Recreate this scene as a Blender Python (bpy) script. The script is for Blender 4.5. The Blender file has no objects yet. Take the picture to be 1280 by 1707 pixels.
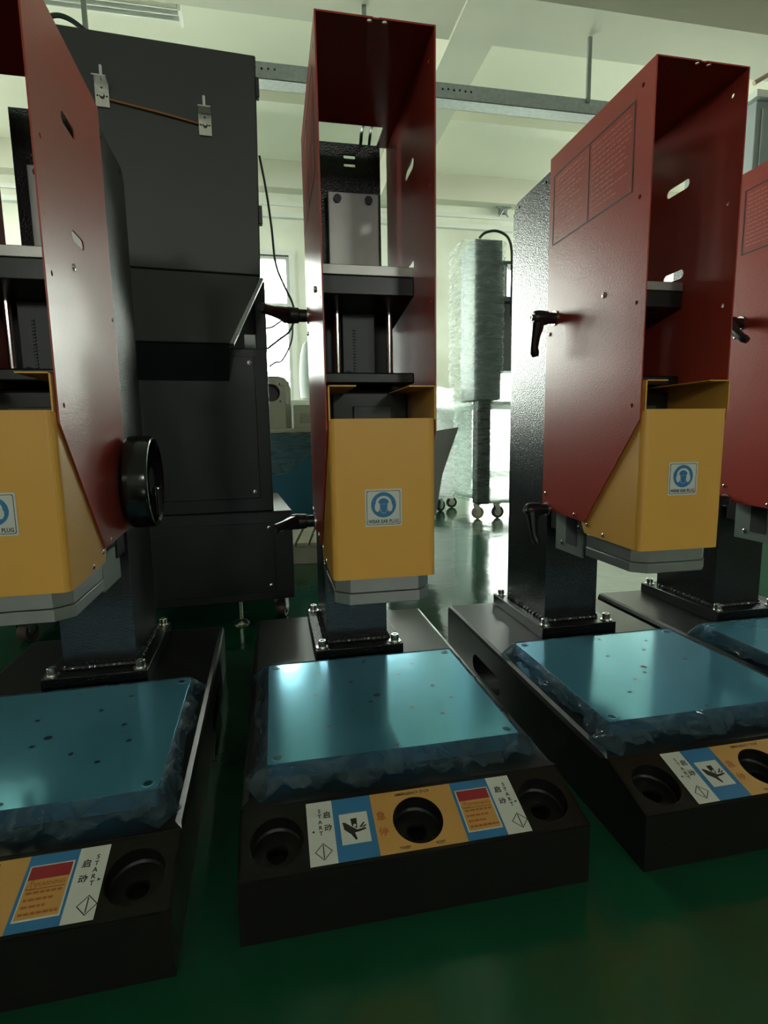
import bpy, bmesh, math, random
from mathutils import Vector, Matrix
from mathutils.geometry import tessellate_polygon
R = math.radians
scn = bpy.context.scene
COL = scn.collection
random.seed(7)

# ------------------------------------------------------------------ camera
cam_d = bpy.data.cameras.new('camera')
cam = bpy.data.objects.new('camera', cam_d); COL.objects.link(cam)
cam_d.sensor_fit = 'HORIZONTAL'; cam_d.sensor_width = 36.0
cam_d.lens = 913.95 / 1280 * 36.0
cam_d.clip_start = 0.02; cam_d.clip_end = 100
_y, _p, _r = R(-11.311), R(-7.905), R(-0.871)
_f = Vector((-math.sin(_y)*math.cos(_p), math.cos(_y)*math.cos(_p), math.sin(_p)))
_rt = Vector((math.cos(_y), math.sin(_y), 0)); _up = _rt.cross(_f)
_r2 = _rt*math.cos(_r) + _up*math.sin(_r); _u2 = -_rt*math.sin(_r) + _up*math.cos(_r)
_m = Matrix((_r2, _u2, -_f)).transposed().to_4x4(); _m.translation = Vector((-0.1309, -0.4745, 0.4743))
cam.matrix_world = _m
scn.camera = cam

# ------------------------------------------------------------------ world, lights, exposure
w = bpy.data.worlds.new('overcast_sky'); scn.world = w; w.use_nodes = True
bg = w.node_tree.nodes['Background']
bg.inputs[0].default_value = (0.96, 1.0, 0.93, 1); bg.inputs[1].default_value = 36.0

def portal(name, loc, direction, sx, sy):
    """sampling portal in a window opening: gives off no light itself, only guides the sky light through the opening"""
    l = bpy.data.lights.new(name, 'AREA'); l.shape = 'RECTANGLE'; l.size = sx; l.size_y = sy; l.cycles.is_portal = True
    o = bpy.data.objects.new(name, l); COL.objects.link(o); o.location = loc
    o.rotation_euler = Vector(direction).to_track_quat('-Z', 'Z').to_euler()
    return o
WIN = [(-2.6, -2.05, 1.15, 2.15), (-1.75, 0.11, .78, 2.31), (.98, 1.45, .02, 2.10), (2.08, 3.3, .02, 2.33)]   # x0, x1, z0, z1 in the back wall; third is unseen, added for glare on panels and floor
ADDED_SIDE = [(3.25, 5.25, 1.35, 2.95)]                                      # y0, y1, z0, z1 in both side walls; unseen, added to light the far ceiling
ADDED_FRONT = [(-1.8, -1.1, 1.8, 2.35), (1.4, 2.1, 1.8, 2.35)]              # x0, x1, z0, z1 in the wall behind the camera; openings added to light the press fronts
for a, b, c, d in WIN: portal('window_portal', ((a+b)/2, 5.72, (c+d)/2), (0, -1, 0), b-a, d-c)
for a, b, c, d in ADDED_FRONT: portal('window_portal', ((a+b)/2, -6.17, (c+d)/2), (0, 1, 0), b-a, d-c)
for a, b, c, d in ADDED_SIDE:
    portal('window_portal', (-4.37, (a+b)/2, (c+d)/2), (1, 0, 0), b-a, d-c); portal('window_portal', (5.77, (a+b)/2, (c+d)/2), (-1, 0, 0), b-a, d-c)

scn.view_settings.view_transform = 'Standard'
scn.view_settings.look = 'None'
scn.view_settings.gamma = 1.0
scn.view_settings.use_curve_mapping = False
scn.view_settings.exposure = 0.0
scn.cycles.max_bounces = 10
scn.cycles.diffuse_bounces = 5
scn.cycles.glossy_bounces = 5
scn.cycles.transparent_max_bounces = 24
scn.cycles.use_denoising = True
scn.cycles.sample_clamp_indirect = 20
scn.cycles.caustics_reflective = False
scn.cycles.caustics_refractive = False

# ------------------------------------------------------------------ materials
def mat(name, col, rough=0.5, metal=0.0, spec=0.5, bump=None, vary=None, coat=0.0, alpha=1.0, trans=0.0):
    """bump=(scale, strength, distance[, detail]); vary=(scale, amount) small albedo mottling"""
    m = bpy.data.materials.new(name); m.use_nodes = True
    nt = m.node_tree; b = nt.nodes['Principled BSDF']
    b.inputs['Base Color'].default_value = (*col, 1); b.inputs['Roughness'].default_value = rough
    b.inputs['Metallic'].default_value = metal; b.inputs['Specular IOR Level'].default_value = spec
    b.inputs['Coat Weight'].default_value = coat; b.inputs['Alpha'].default_value = alpha
    b.inputs['Transmission Weight'].default_value = trans
    tc = nt.nodes.new('ShaderNodeTexCoord')
    if bump:
        n = nt.nodes.new('ShaderNodeTexNoise'); n.inputs['Scale'].default_value = bump[0]
        n.inputs['Detail'].default_value = bump[3] if len(bump) > 3 else 2
        nt.links.new(tc.outputs['Object'], n.inputs['Vector'])
        bp = nt.nodes.new('ShaderNodeBump'); bp.inputs['Strength'].default_value = bump[1]; bp.inputs['Distance'].default_value = bump[2]
        nt.links.new(n.outputs['Fac'], bp.inputs['Height']); nt.links.new(bp.outputs['Normal'], b.inputs['Normal'])
    if vary:
        n = nt.nodes.new('ShaderNodeTexNoise'); n.inputs['Scale'].default_value = vary[0]; n.inputs['Detail'].default_value = 5
        nt.links.new(tc.outputs['Object'], n.inputs['Vector'])
        mx = nt.nodes.new('ShaderNodeMix'); mx.data_type = 'RGBA'
        mx.inputs[6].default_value = (*[c*(1-vary[1]) for c in col], 1); mx.inputs[7].default_value = (*[min(1, c*(1+vary[1])) for c in col], 1)
        nt.links.new(n.outputs['Fac'], mx.inputs[0]); nt.links.new(mx.outputs[2], b.inputs['Base Color'])
    return m

M = {}
M['red'] = mat('red_powder_coat', (0.40, 0.050, 0.034), 0.30, bump=(480, 0.45, 0.0005), spec=0.32)
M['yellow'] = mat('yellow_powder_coat', (0.78, 0.40, 0.075), 0.42, bump=(600, 0.2, 0.0004), spec=0.5)
M['black'] = mat('black_powder_coat', (0.006, 0.0065, 0.008), 0.22, bump=(420, 0.9, 0.0009), spec=0.45)
M['black_smooth'] = mat('black_satin', (0.008, 0.0075, 0.007), 0.33, bump=(300, 0.1, 0.0004), spec=0.4)
M['console'] = mat('black_console_coat', (0.008, 0.007, 0.0062), 0.38, spec=0.3, bump=(500, 0.3, 0.0005))
M['alu'] = mat('cast_aluminium', (0.30, 0.31, 0.31), 0.42, 0.75, bump=(90, 0.12, 0.001), vary=(30, 0.15))
M['alu_mill'] = mat('milled_aluminium', (0.36, 0.35, 0.33), 0.38, 0.8, bump=(60, 0.12, 0.001), vary=(18, 0.18))
M['steel'] = mat('zinc_steel', (0.70, 0.69, 0.66), 0.26, 1.0, bump=(200, 0.1, 0.0005))
M['chrome'] = mat('chrome_rod', (0.8, 0.8, 0.8), 0.12, 1.0)
M['plastic'] = mat('black_plastic', (0.014, 0.014, 0.015), 0.36, bump=(300, 0.15, 0.0004))
M['gloss_plastic'] = mat('glossy_black_bakelite', (0.010, 0.010, 0.011), 0.14)
M['blue_plate'] = mat('blue_film_on_aluminium', (0.17, 0.54, 0.78), 0.13, 0.62, bump=(14, 0.10, 0.003, 4), vary=(5, 0.08))
M['plate_hole'] = mat('dark_blue_hole', (0.008, 0.035, 0.055), 0.3)
M['dark'] = mat('dark_hole', (0.006, 0.006, 0.007), 0.7)
M['bracket'] = mat('grey_green_bracket', (0.20, 0.24, 0.22), 0.45, 0.4)
M['weld'] = mat('painted_weld', (0.05, 0.05, 0.055), 0.12, 0.3, bump=(60, 0.6, 0.004))
M['white_print'] = mat('white_label', (0.66, 0.67, 0.64), 0.40)
M['blue_print'] = mat('blue_label', (0.035, 0.19, 0.42), 0.40)
M['orange_print'] = mat('orange_label', (0.62, 0.33, 0.095), 0.42)
M['red_print'] = mat('red_label', (0.36, 0.025, 0.035), 0.42)
M['ink'] = mat('black_ink', (0.02, 0.018, 0.018), 0.45)
M['red_ink'] = mat('orange_ink', (0.46, 0.13, 0.03), 0.45)
M['line_ink'] = mat('grey_line_ink', (0.03, 0.03, 0.035), 0.6, spec=0.2)
M['faint_ink'] = mat('faint_brown_ink', (0.56, 0.15, 0.11), 0.5, spec=0.25)
M['cab_black'] = mat('charcoal_cabinet', (0.013, 0.0135, 0.016), 0.42, bump=(500, 0.15, 0.0003))
M['cab_grey'] = mat('dark_grey_cabinet', (0.030, 0.032, 0.031), 0.45, bump=(500, 0.15, 0.0003))
M['ceil'] = mat('white_ceiling', (0.88, 0.855, 0.75), 0.9, vary=(1.2, 0.05))
M['beam'] = mat('painted_beam', (0.68, 0.66, 0.57), 0.8, vary=(1.5, 0.05))
M['frame'] = mat('window_frame_white', (0.75, 0.76, 0.72), 0.5)
M['galv'] = mat('galvanised_steel', (0.40, 0.43, 0.43), 0.6, 0.25, bump=(60, 0.2, 0.002), vary=(40, 0.3))
M['grey_rod'] = mat('grey_rod', (0.30, 0.33, 0.30), 0.5, 0.3)
M['beige'] = mat('beige_paint', (0.55, 0.53, 0.44), 0.5, vary=(8, 0.06))
M['beige_dark'] = mat('dark_beige_paint', (0.42, 0.42, 0.34), 0.5)
M['blue_paint'] = mat('blue_machine_paint', (0.03, 0.17, 0.30), 0.45)
M['cable'] = mat('cable_rubber', (0.03, 0.035, 0.03), 0.5)
M['copper'] = mat('copper_wire', (0.45, 0.16, 0.05), 0.4, 0.5)
M['tyre'] = mat('castor_tyre', (0.05, 0.03, 0.028), 0.45)
M['tyre_tan'] = mat('castor_tyre_tan', (0.50, 0.33, 0.26), 0.5)
M['hammer'] = mat('grey_hammertone', (0.27, 0.27, 0.25), 0.45, 0.2, bump=(160, 0.6, 0.002), vary=(120, 0.3))
M['wrap_dark'] = mat('machine_dark_panel', (0.15, 0.17, 0.165), 0.5, vary=(9, 0.3))
M['machine_white'] = mat('machine_pale_body', (0.50, 0.55, 0.52), 0.6, vary=(9, 0.1))
M['pillar'] = mat('grey_steel_locker', (0.30, 0.34, 0.34), 0.5, vary=(6, 0.12))
M['pallet'] = mat('pale_timber', (0.45, 0.42, 0.34), 0.7, vary=(20, 0.2))
def glass_material():
    m = bpy.data.materials.new('window_glass'); m.use_nodes = True; nt = m.node_tree; nt.nodes.clear()
    out = nt.nodes.new('ShaderNodeOutputMaterial'); tr = nt.nodes.new('ShaderNodeBsdfTransparent'); gl = nt.nodes.new('ShaderNodeBsdfGlossy')
    tr.inputs[0].default_value = (.93, .96, .94, 1); gl.inputs['Roughness'].default_value = 0.03
    fr = nt.nodes.new('ShaderNodeFresnel'); fr.inputs[0].default_value = 1.45; mx = nt.nodes.new('ShaderNodeMixShader')
    nt.links.new(fr.outputs[0], mx.inputs[0]); nt.links.new(tr.outputs[0], mx.inputs[1]); nt.links.new(gl.outputs[0], mx.inputs[2]); nt.links.new(mx.outputs[0], out.inputs[0])
    return m
M['glass'] = glass_material()
M['outer_ground'] = mat('added_ground_grey', (0.26, 0.26, 0.24), 0.9, vary=(0.5, 0.1))

def wall_material():
    m = mat('green_white_wall', (0.62, 0.69, 0.60), 0.85)
    nt = m.node_tree; b = nt.nodes['Principled BSDF']
    tc = nt.nodes.new('ShaderNodeTexCoord')
    n = nt.nodes.new('ShaderNodeTexNoise'); n.inputs['Scale'].default_value = 1.3; n.inputs['Detail'].default_value = 6
    nt.links.new(tc.outputs['Object'], n.inputs['Vector'])
    cr = nt.nodes.new('ShaderNodeValToRGB')
    cr.color_ramp.elements[0].position = 0.30; cr.color_ramp.elements[0].color = (0.64, 0.64, 0.53, 1)
    cr.color_ramp.elements[1].position = 0.55; cr.color_ramp.elements[1].color = (0.82, 0.82, 0.72, 1)
    nt.links.new(n.outputs['Fac'], cr.inputs[0]); nt.links.new(cr.outputs[0], b.inputs['Base Color'])
    return m
M['wall'] = wall_material()

def floor_material():
    m = mat('green_epoxy_floor', (0.008, 0.07, 0.032), 0.16, spec=0.7)
    nt = m.node_tree; b = nt.nodes['Principled BSDF']
    tc = nt.nodes.new('ShaderNodeTexCoord')
    n = nt.nodes.new('ShaderNodeTexNoise'); n.inputs['Scale'].default_value = 6; n.inputs['Detail'].default_value = 6
    n.inputs['Distortion'].default_value = 0.7
    n2 = nt.nodes.new('ShaderNodeTexNoise'); n2.inputs['Scale'].default_value = 2.2; n2.inputs['Detail'].default_value = 6
    for q in (n, n2): nt.links.new(tc.outputs['Object'], q.inputs['Vector'])
    bp = nt.nodes.new('ShaderNodeBump'); bp.inputs['Strength'].default_value = 0.22; bp.inputs['Distance'].default_value = 0.012
    nt.links.new(n.outputs['Fac'], bp.inputs['Height']); nt.links.new(bp.outputs['Normal'], b.inputs['Normal'])
    cr = nt.nodes.new('ShaderNodeValToRGB')
    cr.color_ramp.elements[0].position = 0.35; cr.color_ramp.elements[0].color = (0.0060, 0.060, 0.028, 1)
    cr.color_ramp.elements[1].position = 0.7; cr.color_ramp.elements[1].color = (0.011, 0.100, 0.048, 1)
    nt.links.new(n2.outputs['Fac'], cr.inputs[0]); nt.links.new(cr.outputs[0], b.inputs['Base Color'])
    rr = nt.nodes.new('ShaderNodeMapRange'); rr.inputs[3].default_value = 0.05; rr.inputs[4].default_value = 0.20
    nt.links.new(n2.outputs['Fac'], rr.inputs[0]); nt.links.new(rr.outputs[0], b.inputs['Roughness'])
    return m
M['floor'] = floor_material()

def film_material(name, tint, gloss_rough, clear, milky, scale=(40, 40, 40), strength=0.8, dist=0.01, mod=0.2):
    """creased plastic film: part see-through, part milky, with a sharp wet sheen"""
    m = bpy.data.materials.new(name); m.use_nodes = True; nt = m.node_tree; nt.nodes.clear()
    out = nt.nodes.new('ShaderNodeOutputMaterial')
    tr = nt.nodes.new('ShaderNodeBsdfTransparent'); tr.inputs[0].default_value = (*tint, 1)
    p = nt.nodes.new('ShaderNodeBsdfPrincipled'); p.inputs['Base Color'].default_value = (*milky, 1)
    p.inputs['Roughness'].default_value = gloss_rough; p.inputs['Specular IOR Level'].default_value = 0.9
    tl = nt.nodes.new('ShaderNodeBsdfTranslucent'); tl.inputs[0].default_value = (*milky, 1)
    ad = nt.nodes.new('ShaderNodeMixShader'); ad.inputs[0].default_value = 0.6
    tc = nt.nodes.new('ShaderNodeTexCoord'); mp = nt.nodes.new('ShaderNodeMapping'); mp.inputs['Scale'].default_value = scale
    n = nt.nodes.new('ShaderNodeTexNoise'); n.inputs['Scale'].default_value = 1.0; n.inputs['Detail'].default_value = 4; n.inputs['Distortion'].default_value = 1.5
    nt.links.new(tc.outputs['Object'], mp.inputs[0]); nt.links.new(mp.outputs[0], n.inputs['Vector'])
    bp = nt.nodes.new('ShaderNodeBump'); bp.inputs['Strength'].default_value = strength; bp.inputs['Distance'].default_value = dist
    nt.links.new(n.outputs['Fac'], bp.inputs['Height'])
    for q in (p, tl): nt.links.new(bp.outputs['Normal'], q.inputs['Normal'])
    nt.links.new(p.outputs[0], ad.inputs[1]); nt.links.new(tl.outputs[0], ad.inputs[2])
    mr = nt.nodes.new('ShaderNodeMapRange'); mr.inputs[1].default_value = 0.35; mr.inputs[2].default_value = 0.65
    mr.inputs[3].default_value = max(0, clear-mod); mr.inputs[4].default_value = min(1, clear+mod)
    nt.links.new(n.outputs['Fac'], mr.inputs[0])
    mx = nt.nodes.new('ShaderNodeMixShader'); nt.links.new(mr.outputs[0], mx.inputs[0])
    nt.links.new(ad.outputs[0], mx.inputs[1]); nt.links.new(tr.outputs[0], mx.inputs[2]); nt.links.new(mx.outputs[0], out.inputs[0])
    return m
M['film_blue'] = film_material('blue_wrap_film', (0.42, 0.56, 0.66), 0.07, 0.55, (0.17, 0.26, 0.32), (22, 22, 45), 1.0, 0.008, 0.10)
M['film'] = film_material('stretch_film', (0.88, 0.92, 0.90), 0.16, 0.22, (0.93, 0.95, 0.94), (9, 9, 60), 1.0, 0.02, 0.12)
M['film_thin'] = film_material('thin_stretch_film', (0.85, 0.90, 0.88), 0.18, 0.70, (0.80, 0.85, 0.83), (7, 7, 40), 1.0, 0.03, 0.07)

# ------------------------------------------------------------------ mesh helpers
class MB:
    def __init__(s): s.v = []; s.f = []; s.m = []; s.mats = []; s.cur = 0
    def use(s, name):
        if name not in s.mats: s.mats.append(name)
        s.cur = s.mats.index(name); return s
    def add(s, vs, fs):
        o = len(s.v); s.v += [tuple(v) for v in vs]
        for f in fs: s.f.append([o+i for i in f]); s.m.append(s.cur)
        return s
    def box(s, x0, x1, y0, y1, z0, z1):
        return s.add([(x0,y0,z0),(x1,y0,z0),(x1,y1,z0),(x0,y1,z0),(x0,y0,z1),(x1,y0,z1),(x1,y1,z1),(x0,y1,z1)],
                     [(0,3,2,1),(4,5,6,7),(0,1,5,4),(1,2,6,5),(2,3,7,6),(3,0,4,7)])
    def frame(s, o, u, v, n):
        return lambda a, b, c=0.0: (o[0]+u[0]*a+v[0]*b+n[0]*c, o[1]+u[1]*a+v[1]*b+n[1]*c, o[2]+u[2]*a+v[2]*b+n[2]*c)
    def sheet(s, outline, holes, t, F):
        """flat sheet with holes in the frame F(a,b,c); thickness t along c"""
        loops = [list(outline)] + [list(h) for h in holes]
        flat = [p for l in loops for p in l]
        tris = tessellate_polygon([[Vector((p[0], p[1], 0)) for p in l] for l in loops])
        n = len(flat); vs = [F(a, b, 0) for a, b in flat] + [F(a, b, t) for a, b in flat]
        fs = []
        for a, b, c in tris:
            ar = (flat[b][0]-flat[a][0])*(flat[c][1]-flat[a][1])-(flat[b][1]-flat[a][1])*(flat[c][0]-flat[a][0])
            if abs(ar) < 1e-14: continue
            if ar < 0: b, c = c, b
            fs += [(a, c, b), (a+n, b+n, c+n)]
        k = 0
        for li, l in enumerate(loops):
            m = len(l); ar = sum(l[i][0]*l[(i+1) % m][1]-l[(i+1) % m][0]*l[i][1] for i in range(m))
            for i in range(m):
                a, b = k+i, k+(i+1) % m
                if (ar > 0) == (li == 0): fs.append((a, b, b+n, a+n))
                else: fs.append((b, a, a+n, b+n))
            k += m
        return s.add(vs, fs)
    def cyl(s, p0, p1, r0, r1=None, n=20, cap=True):
        r1 = r0 if r1 is None else r1
        p0, p1 = Vector(p0), Vector(p1); d = (p1-p0).normalized()
        a = d.orthogonal().normalized(); b = d.cross(a)
        vs = [p0+(a*math.cos(2*math.pi*i/n)+b*math.sin(2*math.pi*i/n))*r0 for i in range(n)]
        vs += [p1+(a*math.cos(2*math.pi*i/n)+b*math.sin(2*math.pi*i/n))*r1 for i in range(n)]
        fs = [(i, (i+1) % n, (i+1) % n+n, i+n) for i in range(n)]
        if cap: fs += [tuple(range(n-1, -1, -1)), tuple(range(n, 2*n))]
        return s.add(vs, fs)
    def lathe(s, o, d, prof, n=32, close=False):
        """prof: (radius, distance along d)"""
        o, d = Vector(o), Vector(d).normalized(); a = d.orthogonal().normalized(); b = d.cross(a); vs = []
        for r, h in prof:
            for i in range(n):
                t = 2*math.pi*i/n; vs.append(o+d*h+(a*math.cos(t)+b*math.sin(t))*r)
        fs = []; k = len(prof)
        for j in range(k-1 if not close else k):
            j2 = (j+1) % k
            for i in range(n):
                i2 = (i+1) % n; fs.append((j*n+i, j*n+i2, j2*n+i2, j2*n+i))
        return s.add(vs, fs)
    def tube(s, pts, r, n=8):
        pts = [Vector(p) for p in pts]; rings = []; up = None
        for i, p in enumerate(pts):
            d = (pts[min(i+1, len(pts)-1)]-pts[max(i-1, 0)]).normalized()
            if up is None: up = d.orthogonal().normalized()
            up = (up-d*up.dot(d)).normalized(); b = d.cross(up); rr = r[i] if isinstance(r, (list, tuple)) else r
            rings.append([p+(up*math.cos(2*math.pi*k/n)+b*math.sin(2*math.pi*k/n))*rr for k in range(n)])
        vs = [v for q in rings for v in q]; fs = []
        for j in range(len(rings)-1):
            for k in range(n): fs.append((j*n+k, j*n+(k+1) % n, (j+1)*n+(k+1) % n, (j+1)*n+k))
        fs += [tuple(range(n-1, -1, -1)), tuple((len(rings)-1)*n+k for k in range(n))]
        return s.add(vs, fs)
    def build(s, name, m=None, parent=None, smooth=35, bevel=0.0, seg=2, kind=None):
        me = bpy.data.meshes.new(name); me.from_pydata(s.v, [], s.f)
        for q in (s.mats if s.mats else [m]): me.materials.append(M[q])
        if s.mats: me.polygons.foreach_set('material_index', s.m)
        me.validate(); me.update()
        if smooth:
            me.shade_smooth(); me.set_sharp_from_angle(angle=R(smooth))
        o = bpy.data.objects.new(name, me); COL.objects.link(o); o.parent = parent
        if bevel:
            md = o.modifiers.new('bevel', 'BEVEL'); md.width = bevel; md.segments = seg; md.limit_method = 'ANGLE'; md.angle_limit = R(50)
        if kind: o['kind'] = kind
        return o

def empty(name, loc=(0, 0, 0), rz=0.0, label=None, cat=None, group=None):
    o = bpy.data.objects.new(name, None); COL.objects.link(o); o.location = loc; o.rotation_euler = (0, 0, rz)
    o.empty_display_size = 0.05
    return tag(o, label, cat, group)
def tag(o, label=None, cat=None, group=None, kind=None):
    if label: o['label'] = label
    if cat: o['category'] = cat
    if group: o['group'] = group
    if kind: o['kind'] = kind
    return o
def struct(mb, name, m, **k): return tag(mb.build(name, m, smooth=0, **k), kind='structure')
def spline(pts, n=8):
    P = [Vector(p) for p in pts]; P = [2*P[0]-P[1]] + P + [2*P[-1]-P[-2]]; out = []
    for i in range(1, len(P)-2):
        for k in range(n):
            t = k/n; a, b, c, d = P[i-1:i+3]
            out.append(0.5*((2*b)+(c-a)*t+(2*a-5*b+4*c-d)*t*t+(3*b-a-3*c+d)*t**3))
    return out + [P[-2]]
def circle(cx, cy, r, n=24): return [(cx+r*math.cos(2*math.pi*i/n), cy+r*math.sin(2*math.pi*i/n)) for i in range(n)]
def slot(cx, cy, l, r, n=7):
    """horizontal stadium slot, centres l apart"""
    o = [(cx+l/2+r*math.cos(t), cy+r*math.sin(t)) for t in [-math.pi/2+math.pi*i/n for i in range(n+1)]]
    return o + [(cx-l/2+r*math.cos(t), cy+r*math.sin(t)) for t in [math.pi/2+math.pi*i/n for i in range(n+1)]]
def rrect(x0, x1, y0, y1, r, n=4):
    o = []
    for cx, cy, a in ((x1-r, y0+r, -90), (x1-r, y1-r, 0), (x0+r, y1-r, 90), (x0+r, y0+r, 180)):
        for i in range(n+1): t = R(a+90*i/n); o.append((cx+r*math.cos(t), cy+r*math.sin(t)))
    return o
def text_tris(body, size, align='CENTER', bold=.02):
    cu = bpy.data.curves.new('t', 'FONT'); cu.body = body; cu.size = size; cu.align_x = align; cu.align_y = 'CENTER'
    cu.resolution_u = 2; cu.offset = bold*size
    o = bpy.data.objects.new('t', cu); COL.objects.link(o)
    dg = bpy.context.evaluated_depsgraph_get(); dg.update()
    me = bpy.data.meshes.new_from_object(o.evaluated_get(dg))
    vs = [tuple(v.co)[:2] for v in me.vertices]; fs = [list(p.vertices) for p in me.polygons]
    bpy.data.objects.remove(o); bpy.data.curves.remove(cu); bpy.data.meshes.remove(me)
    return vs, fs
def put_text(mb, F, body, size, cx, cy, rot=0.0, c=0.0006, sx=1.0):
    vs, fs = text_tris(body, size); ca, sa = math.cos(rot), math.sin(rot)
    mb.add([F(cx+(x*sx)*ca-y*sa, cy+(x*sx)*sa+y*ca, c) for x, y in vs], fs)

# ------------------------------------------------------------------ the room
YB = 5.5; XL, XR, YF, ZC = -4.2, 5.6, -6.0, 3.15
struct(MB().add([(XL,YF,0),(XR,YF,0),(XR,YB,0),(XL,YB,0)], [(0,1,2,3)]), 'floor', 'floor')
tag(MB().box(-30, 30, -30, 30, -.30, -.12).build('added_ground', 'outer_ground', smooth=0), kind='structure')  # unseen ground outside, added to cut the light from below
struct(MB().box(XL-.1, XR+.1, YF-.1, YB+.2, ZC, ZC+.12), 'ceiling', 'ceil')
FXZ = MB().frame((0, YB, 0), (1,0,0), (0,0,1), (0,1,0))
struct(MB().sheet([(XL,0),(XR,0),(XR,ZC),(XL,ZC)], [[(a,c),(b,c),(b,d),(a,d)] for a, b, c, d in WIN], .2, FXZ), 'wall_back', 'wall')
for i, (a, b, c, d) in enumerate(WIN):
    root = empty('window_%d' % (i+1) if i < 2 else 'door_%d' % (i-1), (0, 0, 0)); root['kind'] = 'structure'
    fr = MB()
    t = .045
    fr.box(a-t, a, YB-.02, YB+.06, c-t, d+t).box(b, b+t, YB-.02, YB+.06, c-t, d+t).box(a, b, YB-.02, YB+.06, d, d+t).box(a-t, b+t, YB-.05, YB+.06, c-t, c)
    fr.build('window_frame', 'frame', root, smooth=0)
    n = 2; wd = (b-a)/n
    for k in range(n):
        x0, x1 = a+k*wd, a+(k+1)*wd
        q = MB()
        q.box(x0, x0+.03, YB+.03, YB+.07, c, d).box(x1-.03, x1, YB+.03, YB+.07, c, d)
        q.box(x0+.03, x1-.03, YB+.03, YB+.07, c, c+.03).box(x0+.03, x1-.03, YB+.03, YB+.07, d-.03, d).box(x0+.03, x1-.03, YB+.03, YB+.07, 1.80, 1.85)
        s = q.build('sash', 'frame', root, smooth=0)
        MB().box(x0+.03, x1-.03, YB+.045, YB+.051, c+.03, 1.80).build('pane', 'glass', s, smooth=0)
        MB().box(x0+.03, x1-.03, YB+.045, YB+.051, 1.85, d-.03).build('pane', 'glass', s, smooth=0)
for nm, X, sg in (('wall_left', XL, -1), ('wall_right', XR, 1)):
    Fs = MB().frame((X, 0, 0), (0,1,0), (0,0,1), (sg,0,0))
    struct(MB().sheet([(YF,0),(YB,0),(YB,ZC),(YF,ZC)], [[(a,c),(b,c),(b,d),(a,d)] for a, b, c, d in ADDED_SIDE], .15, Fs), nm, 'wall')
    a, b, c, d = ADDED_SIDE[0]
    root = empty('window_%d' % (3 if sg < 0 else 4)); root['kind'] = 'structure'  # unseen window, added for more light on ceiling and back wall
    t = .045; fr = MB(); xa, xb = sorted((X-sg*.02, X+sg*.08))
    fr.box(xa, xb, a-t, a, c-t, d+t).box(xa, xb, b, b+t, c-t, d+t).box(xa, xb, a, b, d, d+t).box(xa, xb, a, b, c-t, c).box(xa, xb, (a+b)/2-.02, (a+b)/2+.02, c, d)
    fr.build('window_frame', 'frame', root, smooth=0)
    for y0, y1 in ((a, (a+b)/2-.02), ((a+b)/2+.02, b)):
        xc = X+sg*.05; MB().box(xc-.003, xc+.003, y0, y1, c, d).build('pane', 'glass', root, smooth=0)
FXZf = MB().frame((0, YF, 0), (1,0,0), (0,0,1), (0,-1,0))
struct(MB().sheet([(XL,0),(XR,0),(XR,ZC),(XL,ZC)], [[(a,c),(b,c),(b,d),(a,d)] for a, b, c, d in ADDED_FRONT], .15, FXZf), 'wall_front', 'wall')
# beams under the ceiling
tag(MB().box(XL, XR, 2.68, 3.06, 2.85, ZC).build('trim_1', 'beam', smooth=0), kind='structure')
tag(MB().box(1.02, 1.29, YF, YB, 2.83, ZC).build('trim_2', 'beam', smooth=0), kind='structure')
tag(MB().box(XL, XR, YB-.14, YB, 2.90, ZC).build('trim_3', 'beam', smooth=0), kind='structure')
tag(MB().box(XL, XR, 4.2, 4.34, 3.03, ZC).build('trim_4', 'ceil', smooth=0), kind='structure')

c = MB(); c.box(XL, XR, YB-.05, YB, 2.66, 2.71).box(XL, XR, YB-.02, YB, 2.78, 2.82)
tag(c.build('wall_conduit', 'frame', smooth=0), 'white horizontal conduit running high along the back wall', 'conduit')
hk = MB(); hk.box(2.38, 2.46, YB-.06, YB, 2.84, 2.90)
for a in range(5): hk.cyl((2.42, YB-.05, 2.87), (2.42+.09*math.cos(a*1.256+.3), YB-.06, 2.87+.09*math.sin(a*1.256+.3)), .016, .006, 6)
tag(hk.build('wall_hook', 'hammer'), 'small star-shaped bracket fixed on the back wall above the wrapped tower', 'bracket')

# cable tray hung from rods
tray = empty('cable_tray', (0, 2.9, 2.43), label='galvanised steel cable tray hanging below the ceiling across the view', cat='cable tray')
tm = MB().box(-2.2, 4.6, 0, .003, 0, .085).box(-2.2, 4.6, 0, .10, 0, .003).box(-2.2, 4.6, .097, .10, 0, .022)
tm.build('channel', 'galv', tray, smooth=0)
dots = MB()
for cx in (-.12, 1.02, 2.1):
    for i in range(6): dots.cyl((cx+(i-2.5)*.035, -.0015, .052+random.uniform(-.008, .008)), (cx+(i-2.5)*.035, .001, .052), .006, n=8)
dots.build('rivet_pattern', 'dark', tray, kind='stuff')
for x in (-.98, .47, 1.86, 3.4):
    MB().box(x-.012, x+.012, -.02, -.004, .06, ZC-2.43).build('hanger_rod', 'grey_rod', tray, smooth=0)

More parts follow.
